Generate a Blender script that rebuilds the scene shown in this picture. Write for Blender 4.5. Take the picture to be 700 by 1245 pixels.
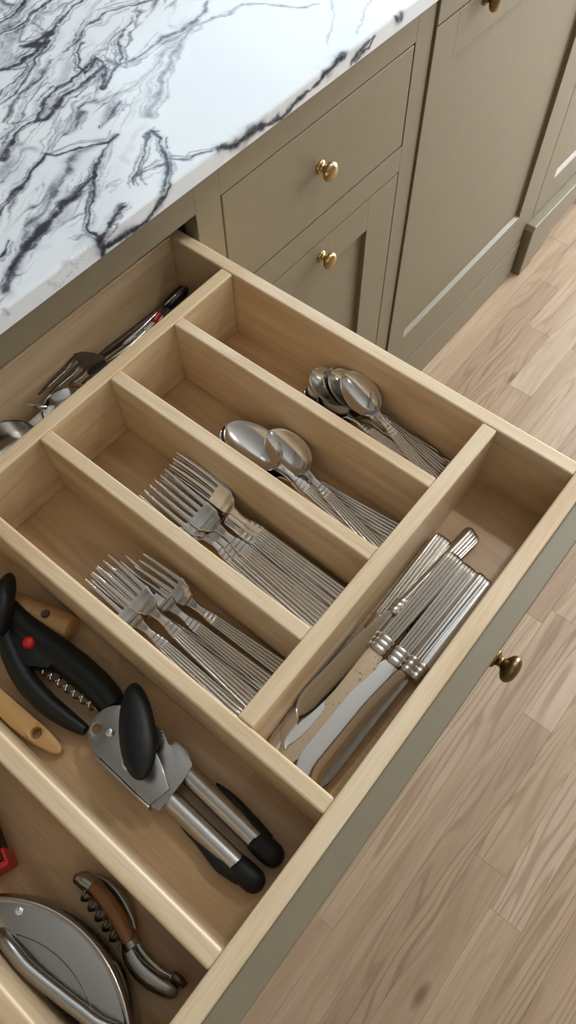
import bpy, bmesh, math, random
import numpy as np
from mathutils import Vector, Matrix

for o in list(bpy.data.objects):
    bpy.data.objects.remove(o)
S = bpy.context.scene
C = S.collection
rnd = random.Random(7)
OZ = 0.782            # drawer rim height above the floor; z below is given relative to the rim

# ---------------------------------------------------------------- camera
CAM = np.array([-0.40457605, -0.47562038, 0.53288356])
YAW, PITCH, ROLL, FPX = math.radians(-49.41671), math.radians(29.12466), math.radians(-1.63362), 893.831
RM = Matrix.Rotation(YAW, 3, 'Z') @ Matrix.Rotation(PITCH, 3, 'X') @ Matrix.Rotation(ROLL, 3, 'Z')
cd = bpy.data.cameras.new('camera'); cam = bpy.data.objects.new('camera', cd); C.objects.link(cam)
cd.sensor_fit = 'HORIZONTAL'; cd.sensor_width = 36.0; cd.lens = 36.0 * FPX / 700.0; cd.clip_start = 0.01
cam.matrix_world = Matrix.Translation((CAM[0], CAM[1], CAM[2] + OZ)) @ RM.to_4x4()
S.camera = cam

# ---------------------------------------------------------------- world, light, exposure
w = bpy.data.worlds.new('world'); S.world = w; w.use_nodes = True
bg = w.node_tree.nodes['Background']; bg.inputs[0].default_value = (0.62, 0.78, 1.0, 1); bg.inputs[1].default_value = 1.0
S.view_settings.view_transform = 'Standard'; S.view_settings.look = 'None'
S.view_settings.exposure = 0.12; S.view_settings.gamma = 1.0; S.view_settings.use_curve_mapping = False

def area(name, loc, aim, sx, sy, power, color):
    l = bpy.data.lights.new(name, 'AREA'); l.shape = 'RECTANGLE'; l.size = sx; l.size_y = sy
    l.energy = power; l.color = color
    o = bpy.data.objects.new(name, l); C.objects.link(o); o.location = loc
    d = Vector(aim) - Vector(loc); o.rotation_euler = d.to_track_quat('-Z', 'Y').to_euler()
    return o
area('daylight_window_over_counter', (1.25, 0.80, 1.76), (1.25, 0.0, 1.76), 1.7, 1.2, 17, (0.72, 0.88, 1.0))
area('daylight_window_right', (2.75, -.78, 1.20), (0.0, -.78, 1.20), 1.45, 2.0, 100, (0.90, 0.96, 1.0))

# ---------------------------------------------------------------- helpers
def un(px, py, ax, v):
    d = RM @ Vector(((px - 350) / FPX, -(py - 622.5) / FPX, -1.0)); i = 'xyz'.index(ax)
    t = (v - CAM[i]) / d[i]
    return Vector([CAM[k] + t * d[k] for k in range(3)])

WL = {}   # world location of unrotated roots / parts
def tag(o, label, cat, group=None):
    o['label'] = label; o['category'] = cat
    if group: o['group'] = group
    return o
def empty(name, loc=(0, 0, 0), label=None, cat=None, group=None, parent=None):
    o = bpy.data.objects.new(name, None); C.objects.link(o); o.empty_display_size = .02
    loc = Vector(loc) + Vector((0, 0, OZ)); WL[o] = loc
    if parent: o.parent = parent; o.location = loc - WL[parent]
    else: o.location = loc
    if label: tag(o, label, cat, group)
    return o
def link_mesh(name, me, mat, parent=None, loc=None, world=True):
    o = bpy.data.objects.new(name, me); C.objects.link(o)
    if mat and not me.materials: me.materials.append(mat)
    if loc is not None:
        L = Vector(loc) + (Vector((0, 0, OZ)) if world else Vector((0, 0, 0)))
        if world:
            WL[o] = L
            o.location = L - WL[parent] if parent else L
        else: o.location = L
    if parent: o.parent = parent
    return o
def from_bm(bm, smooth=False):
    me = bpy.data.meshes.new('mesh'); bm.normal_update(); bm.to_mesh(me); bm.free()
    if smooth:
        for p in me.polygons: p.use_smooth = True
    return me
def box_me(sx, sy, sz, bev=.0008, seg=2):
    bm = bmesh.new(); bmesh.ops.create_cube(bm, size=1)
    for v in bm.verts: v.co = Vector((v.co.x * sx, v.co.y * sy, v.co.z * sz))
    if bev: bmesh.ops.bevel(bm, geom=list(bm.edges), offset=bev, segments=seg, affect='EDGES', profile=.5)
    return from_bm(bm)
def box(name, x0, x1, y0, y1, z0, z1, mat, parent=None, bev=.0008, seg=2):
    return link_mesh(name, box_me(x1 - x0, y1 - y0, z1 - z0, bev, seg), mat, parent,
                     ((x0 + x1) / 2, (y0 + y1) / 2, (z0 + z1) / 2))
def pyd(verts, faces, smooth=True):
    me = bpy.data.meshes.new('mesh'); me.from_pydata([tuple(v) for v in verts], [], faces); me.update()
    bm = bmesh.new(); bm.from_mesh(me); bmesh.ops.recalc_face_normals(bm, faces=bm.faces); bm.to_mesh(me); bm.free()
    if smooth:
        for p in me.polygons: p.use_smooth = True
    return me
def rings_me(rings, smooth=True, caps=True, sharp=None):
    n = len(rings[0]); vs = [p for r in rings for p in r]; fs = []
    for i in range(len(rings) - 1):
        for j in range(n):
            a = i * n + j; b = i * n + (j + 1) % n
            fs.append((a, b, b + n, a + n))
    if caps:
        fs.append(tuple(range(n))); fs.append(tuple((len(rings) - 1) * n + j for j in range(n)))
    me = pyd(vs, fs, smooth)
    if sharp: me.set_sharp_from_angle(angle=math.radians(sharp))
    return me
def lathe_me(prof, n=28, axis='Z', sharp=50):
    rings = []
    for r, h in prof:
        ring = []
        for k in range(n):
            a = 2 * math.pi * k / n; x, y = r * math.cos(a), r * math.sin(a)
            ring.append({'Z': (x, y, h), 'Y': (x, h, y), 'X': (h, x, y)}[axis])
        rings.append(ring)
    return rings_me(rings, sharp=sharp)
def tube_me(pts, r, n=12, caps=True, flat=1.0):
    pts = [Vector(p) for p in pts]; rings = []
    rr = r if isinstance(r, (list, tuple)) else [r] * len(pts)
    ref = Vector((0, 0, 1))
    for i, p in enumerate(pts):
        t = (pts[min(i + 1, len(pts) - 1)] - pts[max(i - 1, 0)]).normalized()
        if abs(t.dot(ref)) > .95: ref = Vector((1, 0, 0))
        a = t.cross(ref).normalized(); b = a.cross(t)
        rings.append([p + rr[i] * (a * math.cos(2 * math.pi * k / n) + b * flat * math.sin(2 * math.pi * k / n)) for k in range(n)])
    return rings_me(rings, caps=caps)
def smooth_path(pts, k=8):
    P = [Vector(p) for p in pts]; P = [P[0]] + P + [P[-1]]; out = []
    for i in range(1, len(P) - 2):
        a, b, c, d = P[i - 1:i + 3]
        for j in range(k):
            t = j / k
            out.append(.5 * ((2 * b) + (-a + c) * t + (2 * a - 5 * b + 4 * c - d) * t * t + (-a + 3 * b - 3 * c + d) * t ** 3))
    out.append(P[-2]); return out
def plate_me(outline, z0, z1, holes=(), bev=.0004):
    """extruded outline with round holes (x, y, r) bridged by triangulation"""
    bm = bmesh.new()
    def loop(pts):
        vs = [bm.verts.new((x, y, z0)) for x, y in pts]
        return [bm.edges.new((vs[i], vs[(i + 1) % len(vs)])) for i in range(len(vs))]
    es = loop(outline)
    for hx, hy, hr in holes:
        es += loop([(hx + hr * math.cos(2 * math.pi * k / 18), hy + hr * math.sin(2 * math.pi * k / 18)) for k in range(18)])
    bmesh.ops.triangle_fill(bm, edges=es, use_beauty=True)
    r = bmesh.ops.extrude_face_region(bm, geom=list(bm.faces))
    for v in r['geom']:
        if isinstance(v, bmesh.types.BMVert): v.co.z = z1
    bmesh.ops.recalc_face_normals(bm, faces=bm.faces)
    if bev:
        ed = [e for e in bm.edges if len(e.link_faces) == 2 and e.calc_face_angle(0) > 1.0]
        bmesh.ops.bevel(bm, geom=ed, offset=bev, segments=2, affect='EDGES', profile=.5)
    me = from_bm(bm, True); me.set_sharp_from_angle(angle=math.radians(40)); return me
def copy_tree(o, parent=None):
    c = o.copy(); C.objects.link(c); c.parent = parent
    for ch in o.children: copy_tree(ch, c)
    return c

# ---------------------------------------------------------------- materials
def lin(r, g, b):
    f = lambda c: c / 12.92 if c <= .04045 else ((c + .055) / 1.055) ** 2.4
    return (f(r / 255), f(g / 255), f(b / 255), 1)
class NT:
    def __init__(s, name):
        s.m = bpy.data.materials.new(name); s.m.use_nodes = True; s.t = s.m.node_tree
        s.b = s.t.nodes['Principled BSDF']
    def n(s, typ, **kw):
        x = s.t.nodes.new(typ)
        for k, v in kw.items(): setattr(x, k, v)
        return x
    def l(s, a, b): s.t.links.new(a, b)
    def set(s, **kw):
        for k, v in kw.items(): s.b.inputs[k.replace('_', ' ')].default_value = v
    def ramp(s, src, stops):
        r = s.n('ShaderNodeValToRGB'); e = r.color_ramp.elements
        while len(e) < len(stops): e.new(.5)
        for i, (p, c) in enumerate(stops): e[i].position = p; e[i].color = c
        s.l(src, r.inputs[0]); return r.outputs[0]
    def noise(s, vec, scale, detail=3, rough=.55, dist=0):
        x = s.n('ShaderNodeTexNoise'); x.inputs['Scale'].default_value = scale; x.inputs['Detail'].default_value = detail
        x.inputs['Roughness'].default_value = rough; x.inputs['Distortion'].default_value = dist
        if vec is not None: s.l(vec, x.inputs['Vector'])
        return x.outputs['Fac']
    def mix(s, f, a, b, mode='MIX'):
        x = s.n('ShaderNodeMix', data_type='RGBA', blend_type=mode)
        for v, i in ((f, 0), (a, 6), (b, 7)):
            if hasattr(v, 'links') or hasattr(v, 'is_output'): s.l(v, x.inputs[i])
            else: x.inputs[i].default_value = v
        return x.outputs[2]
    def bump(s, h, strength, dist=.001):
        x = s.n('ShaderNodeBump'); x.inputs['Strength'].default_value = strength; x.inputs['Distance'].default_value = dist
        s.l(h, x.inputs['Height']); s.l(x.outputs[0], s.b.inputs['Normal'])
    def coords(s, scale, jitter=True):
        tc = s.n('ShaderNodeTexCoord'); v = tc.outputs['Object']
        if jitter:
            oi = s.n('ShaderNodeObjectInfo'); ad = s.n('ShaderNodeVectorMath', operation='ADD')
            mu = s.n('ShaderNodeVectorMath', operation='SCALE'); cb = s.n('ShaderNodeCombineXYZ')
            for i in range(3): s.l(oi.outputs['Random'], cb.inputs[i])
            s.l(cb.outputs[0], mu.inputs[0]); mu.inputs['Scale'].default_value = 13.7
            s.l(v, ad.inputs[0]); s.l(mu.outputs[0], ad.inputs[1]); v = ad.outputs[0]
            s.rand = oi.outputs['Random']
        sc = s.n('ShaderNodeVectorMath', operation='MULTIPLY'); s.l(v, sc.inputs[0]); sc.inputs[1].default_value = scale
        return sc.outputs[0], v
def wood(name, axis, c0, c1, c2, rough=.33, spec=.6):
    k = NT(name)
    sc = [26, 26, 26]; sc[axis] = 2.2
    v, raw = k.coords(sc)
    a = k.noise(v, 1.0, 5, .6, 1.2)
    col = k.ramp(a, [(.30, c0), (.52, c1), (.75, c2)])
    sc2 = [700, 700, 700]; sc2[axis] = 22
    m2 = k.n('ShaderNodeVectorMath', operation='MULTIPLY'); k.l(raw, m2.inputs[0]); m2.inputs[1].default_value = sc2
    f = k.noise(m2.outputs[0], 1.0, 2, .5)
    fr = k.ramp(f, [(.3, (.80, .78, .75, 1)), (.6, (1, 1, 1, 1))])
    col = k.mix(.55, col, fr, 'MULTIPLY')
    k.l(col, k.b.inputs['Base Color']); k.set(Roughness=rough); k.b.inputs['Specular IOR Level'].default_value = spec
    k.bump(f, .12, .0004)
    return k.m
BC = (lin(202, 168, 124), lin(226, 199, 160), lin(236, 214, 182))
BX = wood('birch_grain_along_x', 0, *BC); BY = wood('birch_grain_along_y', 1, *BC)
BASE = wood('birch_ply_base', 1, lin(178, 140, 97), lin(200, 164, 119), lin(211, 178, 134), .34, .5)
OAKH = wood('pale_beech', 1, lin(186, 138, 88), lin(204, 160, 108), lin(214, 174, 124), .42)
BAMB = wood('yellow_wood', 1, lin(190, 140, 78), lin(206, 160, 98), lin(214, 172, 112), .42)
INLAY = wood('brown_burl', 1, lin(84, 50, 22), lin(128, 82, 38), lin(150, 100, 52), .35)
DARKW = wood('dark_wood', 0, lin(58, 38, 26), lin(84, 58, 40), lin(104, 74, 52), .45)

def paint(name, col, rough=.42, brush=.05):
    k = NT(name); v, raw = k.coords((60, 60, 60))
    a = k.noise(v, 1, 3); b = k.noise(raw, 500, 2)
    c = Vector(col[:3]); k.l(k.ramp(a, [(.3, (*(c * .965), 1)), (.7, (*(c * 1.03), 1))]), k.b.inputs['Base Color'])
    k.set(Roughness=rough); k.bump(b, brush, .0005); return k.m
TAUPE = paint('taupe_cabinet_paint', lin(133, 121, 97))
WALL = paint('wall_paint', lin(158, 154, 148), .8); CEIL = paint('ceiling_paint', lin(222, 222, 220), .9)
TRIMW = paint('white_trim', lin(238, 236, 230), .5)
INSIDE = paint('cabinet_inside', lin(176, 146, 110), .6)

def metal(name, col, rough, var=.06, scale=120):
    k = NT(name); v, raw = k.coords((scale,) * 3); a = k.noise(v, 1, 4)
    k.set(Metallic=1.0); k.b.inputs['Base Color'].default_value = col
    mr = k.n('ShaderNodeMapRange'); mr.inputs['To Min'].default_value = rough - var; mr.inputs['To Max'].default_value = rough + var
    k.l(a, mr.inputs['Value']); k.l(mr.outputs[0], k.b.inputs['Roughness']); return k.m
STEEL = metal('polished_steel', (.60, .57, .53, 1), .17)
STEELH = metal('worn_steel', (.58, .55, .51, 1), .24)
BRUSHED = metal('brushed_steel', (.50, .48, .45, 1), .32, .08)
DKSTEEL = metal('dark_steel', (.16, .145, .13, 1), .30)
STEELD = metal('dull_steel', (.36, .34, .31, 1), .24)
CHROME = metal('chrome', (.74, .73, .71, 1), .08, .03)
def spotted():
    k = NT('spotted_steel_brown_reflection'); v, raw = k.coords((1, 1, 1))
    k.set(Metallic=1.0)
    vo = k.n('ShaderNodeTexVoronoi'); vo.inputs['Scale'].default_value = 330; k.l(raw, vo.inputs['Vector'])
    n = k.noise(raw, 70, 3); n_ = k.n('ShaderNodeMapRange'); n_.inputs['From Min'].default_value = .45; n_.inputs['From Max'].default_value = .75; n_.inputs['To Max'].default_value = .42; k.l(n, n_.inputs['Value'])
    m = k.n('ShaderNodeMath', operation='SUBTRACT'); k.l(vo.outputs['Distance'], m.inputs[0]); k.l(n_.outputs[0], m.inputs[1])
    c = k.ramp(m.outputs[0], [(.0, (.30, .20, .12, 1)), (.10, (.56, .42, .28, 1))])  # ground brown is a reflection put into the colour; the specks are spots
    k.l(c, k.b.inputs['Base Color']); k.set(Roughness=.26); return k.m
SPOT = spotted()
BRASS = metal('aged_brass', (.50, .36, .17, 1), .24, .1, 300)
BRASSD = metal('dark_aged_brass', (.23, .155, .07, 1), .3, .12, 300)
def plain(name, col, rough, spec=.5):
    k = NT(name); v, raw = k.coords((200,) * 3); a = k.noise(v, 1, 2)
    c = Vector(col[:3]); k.l(k.ramp(a, [(.3, (*(c * .9), 1)), (.7, (*(c * 1.1), 1))]), k.b.inputs['Base Color'])
    k.set(Roughness=rough); k.b.inputs['Specular IOR Level'].default_value = spec; k.bump(a, .04, .0003); return k.m
BLACK = plain('black_plastic', (.006, .006, .0065, 1), .42, .35)
RUBBER = plain('black_rubber', (.007, .007, .0075, 1), .5, .35)
RED = plain('red_plastic', (.50, .012, .015, 1), .35)
WHITEP = plain('white_plastic', (.62, .58, .50, 1), .4)

def oak():
    k = NT('oak_floor'); v, raw = k.coords((1, 1, 1))
    def sc(vec, s):
        x = k.n('ShaderNodeVectorMath', operation='MULTIPLY'); k.l(vec, x.inputs[0]); x.inputs[1].default_value = s; return x.outputs[0]
    nn = k.noise(sc(raw, (1.3, 14, 6)), 1, 2, .45, .25)
    mu = k.n('ShaderNodeMath', operation='MULTIPLY'); k.l(nn, mu.inputs[0]); mu.inputs[1].default_value = 95
    sn = k.n('ShaderNodeMath', operation='SINE'); k.l(mu.outputs[0], sn.inputs[0])
    wv = k.n('ShaderNodeMapRange'); wv.inputs['From Min'].default_value = -1; wv.inputs['From Max'].default_value = 1; k.l(sn.outputs[0], wv.inputs['Value'])
    base = k.ramp(k.rand, [(0, lin(168, 140, 112)), (.3, lin(190, 165, 137)), (.6, lin(179, 152, 124)), (1, lin(198, 176, 150))])
    b2 = k.ramp(k.noise(sc(raw, (1.6, 30, 30)), 1, 4), [(.3, (.74, .70, .65, 1)), (.65, (1, 1, 1, 1))])
    col = k.mix(.9, base, b2, 'MULTIPLY')
    g = k.ramp(wv.outputs[0], [(.02, (.66, .59, .51, 1)), (.45, (1, 1, 1, 1))])
    gm = k.ramp(k.noise(sc(raw, (1.1, 9, 9)), 1, 2), [(.38, (.12, .12, .12, 1)), (.62, (.75, .75, .75, 1))])
    col = k.mix(gm, col, g, 'MULTIPLY')
    fib = k.noise(sc(raw, (14, 520, 520)), 1, 3)
    col = k.mix(.75, col, k.ramp(fib, [(.3, (.84, .82, .8, 1)), (.6, (1, 1, 1, 1))]), 'MULTIPLY')
    vo = k.n('ShaderNodeTexVoronoi'); vo.inputs['Scale'].default_value = 1; k.l(sc(raw, (3.1, 8, 8)), vo.inputs['Vector'])
    kn = k.ramp(vo.outputs['Distance'], [(.03, (.34, .25, .18, 1)), (.085, (1, 1, 1, 1))])
    col = k.mix(.7, col, kn, 'MULTIPLY')
    k.l(col, k.b.inputs['Base Color']); k.set(Roughness=.42); k.b.inputs['Specular IOR Level'].default_value = .4
    k.bump(fib, .12, .0005); return k.m
OAK = oak()

def marble():
    k = NT('veined_white_marble'); at = k.n('ShaderNodeAttribute', attribute_name='vein')
    v, raw = k.coords((1, 1, 1), False)
    n = k.noise(raw, 140, 4, .65); n2 = k.noise(raw, 9, 3)
    mr = k.n('ShaderNodeMapRange'); mr.inputs['From Min'].default_value = .25; mr.inputs['From Max'].default_value = .75
    mr.inputs['To Min'].default_value = .55; mr.inputs['To Max'].default_value = 1.25; k.l(n, mr.inputs['Value'])
    mu = k.n('ShaderNodeMath', operation='MULTIPLY'); k.l(at.outputs['Fac'], mu.inputs[0]); k.l(mr.outputs[0], mu.inputs[1])
    c = k.ramp(mu.outputs[0], [(.04, lin(232, 234, 235)), (.30, lin(188, 190, 194)), (.62, lin(110, 113, 120)), (1.0, lin(58, 60, 66))])
    c = k.mix(.5, c, k.ramp(n2, [(.35, (.93, .935, .95, 1)), (.6, (1, 1, 1, 1))]), 'MULTIPLY')
    k.l(c, k.b.inputs['Base Color']); k.set(Roughness=.16); k.b.inputs['Specular IOR Level'].default_value = .14; return k.m
MARBLE = marble()
def glassm():
    k = NT('window_glass'); k.set(Roughness=0.0); k.b.inputs['Transmission Weight'].default_value = 1.0; k.b.inputs['IOR'].default_value = 1.02
    return k.m
GLASS = glassm()
def emis(name, col, st):
    k = NT(name); k.b.inputs['Emission Color'].default_value = col; k.b.inputs['Emission Strength'].default_value = st; return k.m
LAMPG = emis('lamp_diffuser', (1, .95, .86, 1), 6)

# ---------------------------------------------------------------- room shell
FZ = -OZ; CZ = 2.45 - OZ
RX0, RX1, RY0, RY1 = -2.4, 2.6, -3.1, 0.64
def struct(o): o['kind'] = 'structure'; return o
fl = struct(empty('floor', (0, 0, FZ)))
box('subfloor', RX0, RX1, RY0, RY1, FZ - .06, FZ - .0125, DARKW, fl, 0)
PITCH_Y = .0571
lite = {}
def plank_me(L, W):
    key = (round(L, 3), round(W, 3))
    if key not in lite: lite[key] = box_me(L - .0001, W - .0001, .012, .00035, 1)
    return lite[key]
far_v, far_f = [], []
ys = [-.694 + 9 * PITCH_Y - PITCH_Y * i for i in range(-16, 54)]
for i, y1 in enumerate(ys):
    y0 = y1 - PITCH_Y
    if y0 < RY0: break
    if y0 > RY1: continue
    y1c = min(y1, RY1)
    r2 = random.Random(100 + i)
    # the joints the photograph shows
    x = RX0; cuts = [x]
    while x < RX1 - .3:
        x += r2.choice([.45, .6, .75, .9, 1.05]); cuts.append(min(x, RX1))
    if cuts[-1] < RX1: cuts.append(RX1)
    for yy, must in ((-.694, (-.201, .52)), (-.466, (-.38, .265)), (-.580, (.097, .83)), (-.180, (.60, .718))):
        if abs(y1 - yy) < .01:
            cuts = [c for c in cuts if min(abs(c - m_) for m_ in must) > .3 and not must[0] < c < must[1]]
            cuts = sorted(set(cuts) | set(must) | {RX0, RX1})
    for a, b in zip(cuts, cuts[1:]):
        if b - a < .05: continue
        near = a < 1.9 and b > -.75 and y1 > -1.02 and y0 < .02
        if near:
            link_mesh('plank', plank_me(b - a, y1c - y0), OAK, fl, ((a + b) / 2, (y0 + y1c) / 2, FZ - .006))
        else:
            n = len(far_v); g = .0004
            for z in (FZ - .012, FZ):
                far_v += [(a + g, y0 + g, z), (b - g, y0 + g, z), (b - g, y1c - g, z), (a + g, y1c - g, z)]
            far_f += [tuple(n + q for q in f) for f in ((0, 3, 2, 1), (4, 5, 6, 7), (0, 1, 5, 4), (1, 2, 6, 5), (2, 3, 7, 6), (3, 0, 4, 7))]
o = link_mesh('far_planks', pyd(far_v, far_f, False), OAK, fl, (0, 0, 0)); o['kind'] = 'stuff'

struct(box('ceiling', RX0 - .1, RX1 + .1, RY0 - .1, RY1 + .1, CZ, CZ + .08, CEIL, None, 0))
struct(box('wall_left', RX0 - .1, RX0, RY0, RY1, FZ - .06, CZ, WALL, None, 0))
struct(box('wall_front', RX0 - .1, RX1 + .1, RY0 - .1, RY0, FZ - .06, CZ, WALL, None, 0))
def wall_opening(name, axis, pos0, pos1, a0, a1, z0, z1, h0, h1):
    r = struct(empty(name, (0, 0, FZ)))
    def seg(p0, p1, q0, q1):
        if axis == 'y': box('wall_panel', p0, p1, pos0, pos1, q0, q1, WALL, r, 0)
        else: box('wall_panel', pos0, pos1, p0, p1, q0, q1, WALL, r, 0)
    seg(a0, h0[0], z0, z1); seg(h0[1], a1, z0, z1); seg(h0[0], h0[1], z0, h1[0]); seg(h0[0], h0[1], h1[1], z1)
    return r
W1 = ((.4, 2.1), (1.15 - OZ, 2.38 - OZ)); W2 = ((-1.55, -.04), (.12 - OZ, 2.2 - OZ))
wall_opening('wall_back', 'y', RY1, RY1 + .1, RX0, RX1, FZ - .06, CZ, *W1)
wall_opening('wall_right', 'x', RX1, RX1 + .1, RY0, RY1, FZ - .06, CZ, *W2)
def window(name, axis, p, h0, h1, nv):
    r = struct(empty(name, (0, 0, FZ)))
    def bar(nm, a0, a1, z0, z1, m=TRIMW, th=.02):
        if axis == 'y': return box(nm, a0, a1, p - th, p + th, z0, z1, m, r, .002)
        return box(nm, p - th, p + th, a0, a1, z0, z1, m, r, .002)
    for a in (h0[0], h0[1] - .05): bar('window_jamb', a, a + .05, h1[0], h1[1])
    bar('window_sill', h0[0] + .05, h0[1] - .05, h1[0], h1[0] + .05); bar('window_head', h0[0] + .05, h0[1] - .05, h1[1] - .05, h1[1])
    wd = (h0[1] - h0[0] - .1) / nv
    for i in range(1, nv): bar('mullion', h0[0] + .05 + i * wd - .015, h0[0] + .05 + i * wd + .015, h1[0] + .05, h1[1] - .05)
window('window_1', 'y', RY1 + .06, *W1, 2); window('window_2', 'x', RX1 + .06, *W2, 3)

# recessed ceiling lamps (real lamps of the room)
def downlight(x, y, power, label):
    r = empty('ceiling_downlight', (x, y, CZ), label, 'lamp', 'recessed ceiling lamps')
    link_mesh('trim_ring', lathe_me([(.036, -.001), (.048, -.001), (.05, -.004), (.047, -.007), (.038, -.006)], 32), TRIMW, r, (0, 0, 0), False)
    link_mesh('diffuser', lathe_me([(.0005, -.003), (.037, -.003), (.037, -.001), (.0005, -.001)], 32), LAMPG, r, (0, 0, 0), False)
    l = bpy.data.lights.new('downlight', 'AREA'); l.shape = 'DISK'; l.size = .11; l.energy = power; l.color = (1, .97, .92); l.spread = math.radians(150)
    o = bpy.data.objects.new('bulb', l); C.objects.link(o); o.parent = r; o.location = (0, 0, -.012)
downlight(.92, -.62, 5.5, 'recessed ceiling lamp above the oak floor beside the open drawer')
downlight(1.9, -1.7, 5, 'recessed ceiling lamp near the large side window')
downlight(-1.3, -1.8, 3, 'recessed ceiling lamp in the far room corner')

# ---------------------------------------------------------------- knobs
def knob_me():
    p = [(.0005, 0), (.0082, 0), (.0085, -.0012), (.0072, -.0026), (.0050, -.0034), (.0042, -.0050), (.0040, -.0066), (.0050, -.0080)]
    for k in range(1, 12):
        a = math.pi * (.14 + .86 * k / 11)
        p.append((max(.0004, .0122 * math.sin(a) ** .8), -.0150 + .0066 * math.cos(a)))
    return lathe_me(p, 28, 'Y', 60)
KN = knob_me(); KN2 = knob_me(); KN.materials.append(BRASS); KN2.materials.append(BRASSD)
def knob(x, y, z, parent, me=KN): return link_mesh('knob', me, None, parent, (x, y, z))

# ---------------------------------------------------------------- cabinets (face frames at y = 0)
TOPZ = .0705; LOW = -.672
def shaker(parent, x0, x1, z0, z1, sw, rt, rb, y0=0.0, name='door'):
    d = box(name, x0 + .002, x1 - .002, y0 + .008, y0 + .016, z0 + .002, z1 - .002, TAUPE, parent, 0)
    box('stile', x0, x0 + sw, y0, y0 + .02, z0, z1, TAUPE, d, .0004); box('stile', x1 - sw, x1, y0, y0 + .02, z0, z1, TAUPE, d, .0004)
    box('rail', x0 + sw, x1 - sw, y0, y0 + .02, z1 - rt, z1, TAUPE, d, .0004)
    box('rail', x0 + sw, x1 - sw, y0, y0 + .02, z0, z0 + rb, TAUPE, d, .0004)
    # chamfered ledge at the foot of the recess
    bm = bmesh.new(); L = x1 - x0 - 2 * sw
    vs = [bm.verts.new(v) for v in ((-L / 2, 0, 0), (L / 2, 0, 0), (-L / 2, .008, 0), (L / 2, .008, 0), (-L / 2, .008, .006), (L / 2, .008, .006))]
    for f in ((0, 1, 5, 4), (2, 4, 5, 3), (0, 2, 3, 1), (0, 4, 2), (1, 3, 5)): bm.faces.new([vs[i] for i in f])
    link_mesh('bead', from_bm(bm), TAUPE, d, ((x0 + x1) / 2, y0 + .0005, z0 + rb))
    return d
def carcass(r, x0, x1, z0=LOW, ztop=TOPZ):
    box('side_panel', x0, x0 + .016, .021, .58, z0, ztop, INSIDE, r, 0); box('side_panel', x1 - .016, x1, .021, .58, z0, ztop, INSIDE, r, 0)
    box('back_panel', x0 + .016, x1 - .016, .57, .58, z0, ztop, INSIDE, r, 0); box('bottom_panel', x0 + .016, x1 - .016, .021, .57, z0, z0 + .016, INSIDE, r, 0)
FG = .0022
# unit with the open drawer
OX0, OX1 = -.682, .0197; WLX0 = .0568
u0 = empty('base_cabinet', (-.33, 0, FZ), 'taupe base cabinet that the open cutlery drawer is pulled from', 'cabinet')
box('stile', OX0 - .037, OX0, 0, .02, LOW, TOPZ, TAUPE, u0, .0008); box('stile', OX1, .0568, 0, .02, LOW, TOPZ, TAUPE, u0, .0004)
box('rail', OX0, OX1, 0, .02, .0271, TOPZ, TAUPE, u0, .0006); box('rail', OX0, OX1, 0, .02, -.150, -.113, TAUPE, u0, .0006)
box('rail', OX0, OX1, 0, .02, LOW, LOW + .04, TAUPE, u0, .0006)
carcass(u0, OX0 - .037, WLX0)
mid = (OX0 + OX1) / 2
for a, b, kx in ((OX0, mid - .018, mid - .05), (mid + .018, OX1, mid + .05)):
    d = shaker(u0, a + FG, b - FG, LOW + .04 + FG, -.150 - FG, .068, .055, .068); knob(kx, 0, -.182, d)
box('stile', mid - .018, mid + .018, 0, .02, LOW + .04, -.150, TAUPE, u0, .0006)
box('plinth', OX0 - .037, WLX0, .003, .021, FZ, LOW, TAUPE, u0, .0006)
# middle unit: drawer over door
WLX, WRX = .0568, .4154; UX1 = .4545
u1 = empty('base_cabinet', (.25, 0, FZ), 'taupe base cabinet with one closed drawer over a panelled door', 'cabinet')
box('stile', WRX, UX1, 0, .02, LOW, TOPZ, TAUPE, u1, .0008)
box('rail', WLX, WRX, 0, .02, .0267, TOPZ, TAUPE, u1, .0004); box('rail', WLX, WRX, 0, .02, -.1503, -.111, TAUPE, u1, .0004)
box('rail', WLX, WRX, 0, .02, LOW, LOW + .04, TAUPE, u1, .0004)
carcass(u1, WLX + .0005, UX1)
dr = box('drawer_front', WLX + FG, WRX - FG, 0, .02, -.111 + FG, .0267 - FG, TAUPE, u1, .0014)
h = un(401.5, 208.5, 'y', -.0148); knob(h.x, 0, h.z, dr)
d = shaker(u1, WLX + FG, WRX - FG, LOW + .04 + FG, -.1503 - FG, .068, .0535, .068)
h = un(401, 317, 'y', -.0148); knob(h.x, 0, h.z, d)
box('plinth', WLX + .0003, UX1, .003, .021, FZ, LOW, TAUPE, u1, .0006)
# tall panelled front (integrated appliance)
PX0, PX1 = .4574, 1.012
u2 = empty('appliance_cabinet', (.73, 0, FZ), 'taupe cabinet with one wide tall recessed panel front and a top bead', 'cabinet')
box('top_rail', PX0, PX1, -.003, .02, .0285, TOPZ, TAUPE, u2, .0008)
d = shaker(u2, PX0, PX1, LOW, .0265, .054, .058, .098, -.003)
h = un(602.5, 2, 'y', -.0178); knob(h.x, -.003, h.z, d, KN2)
carcass(u2, PX0 - .001, PX1)
box('plinth', PX0, PX1, -.0045, .021, FZ, LOW - .004, TAUPE, u2, .0006)
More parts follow.
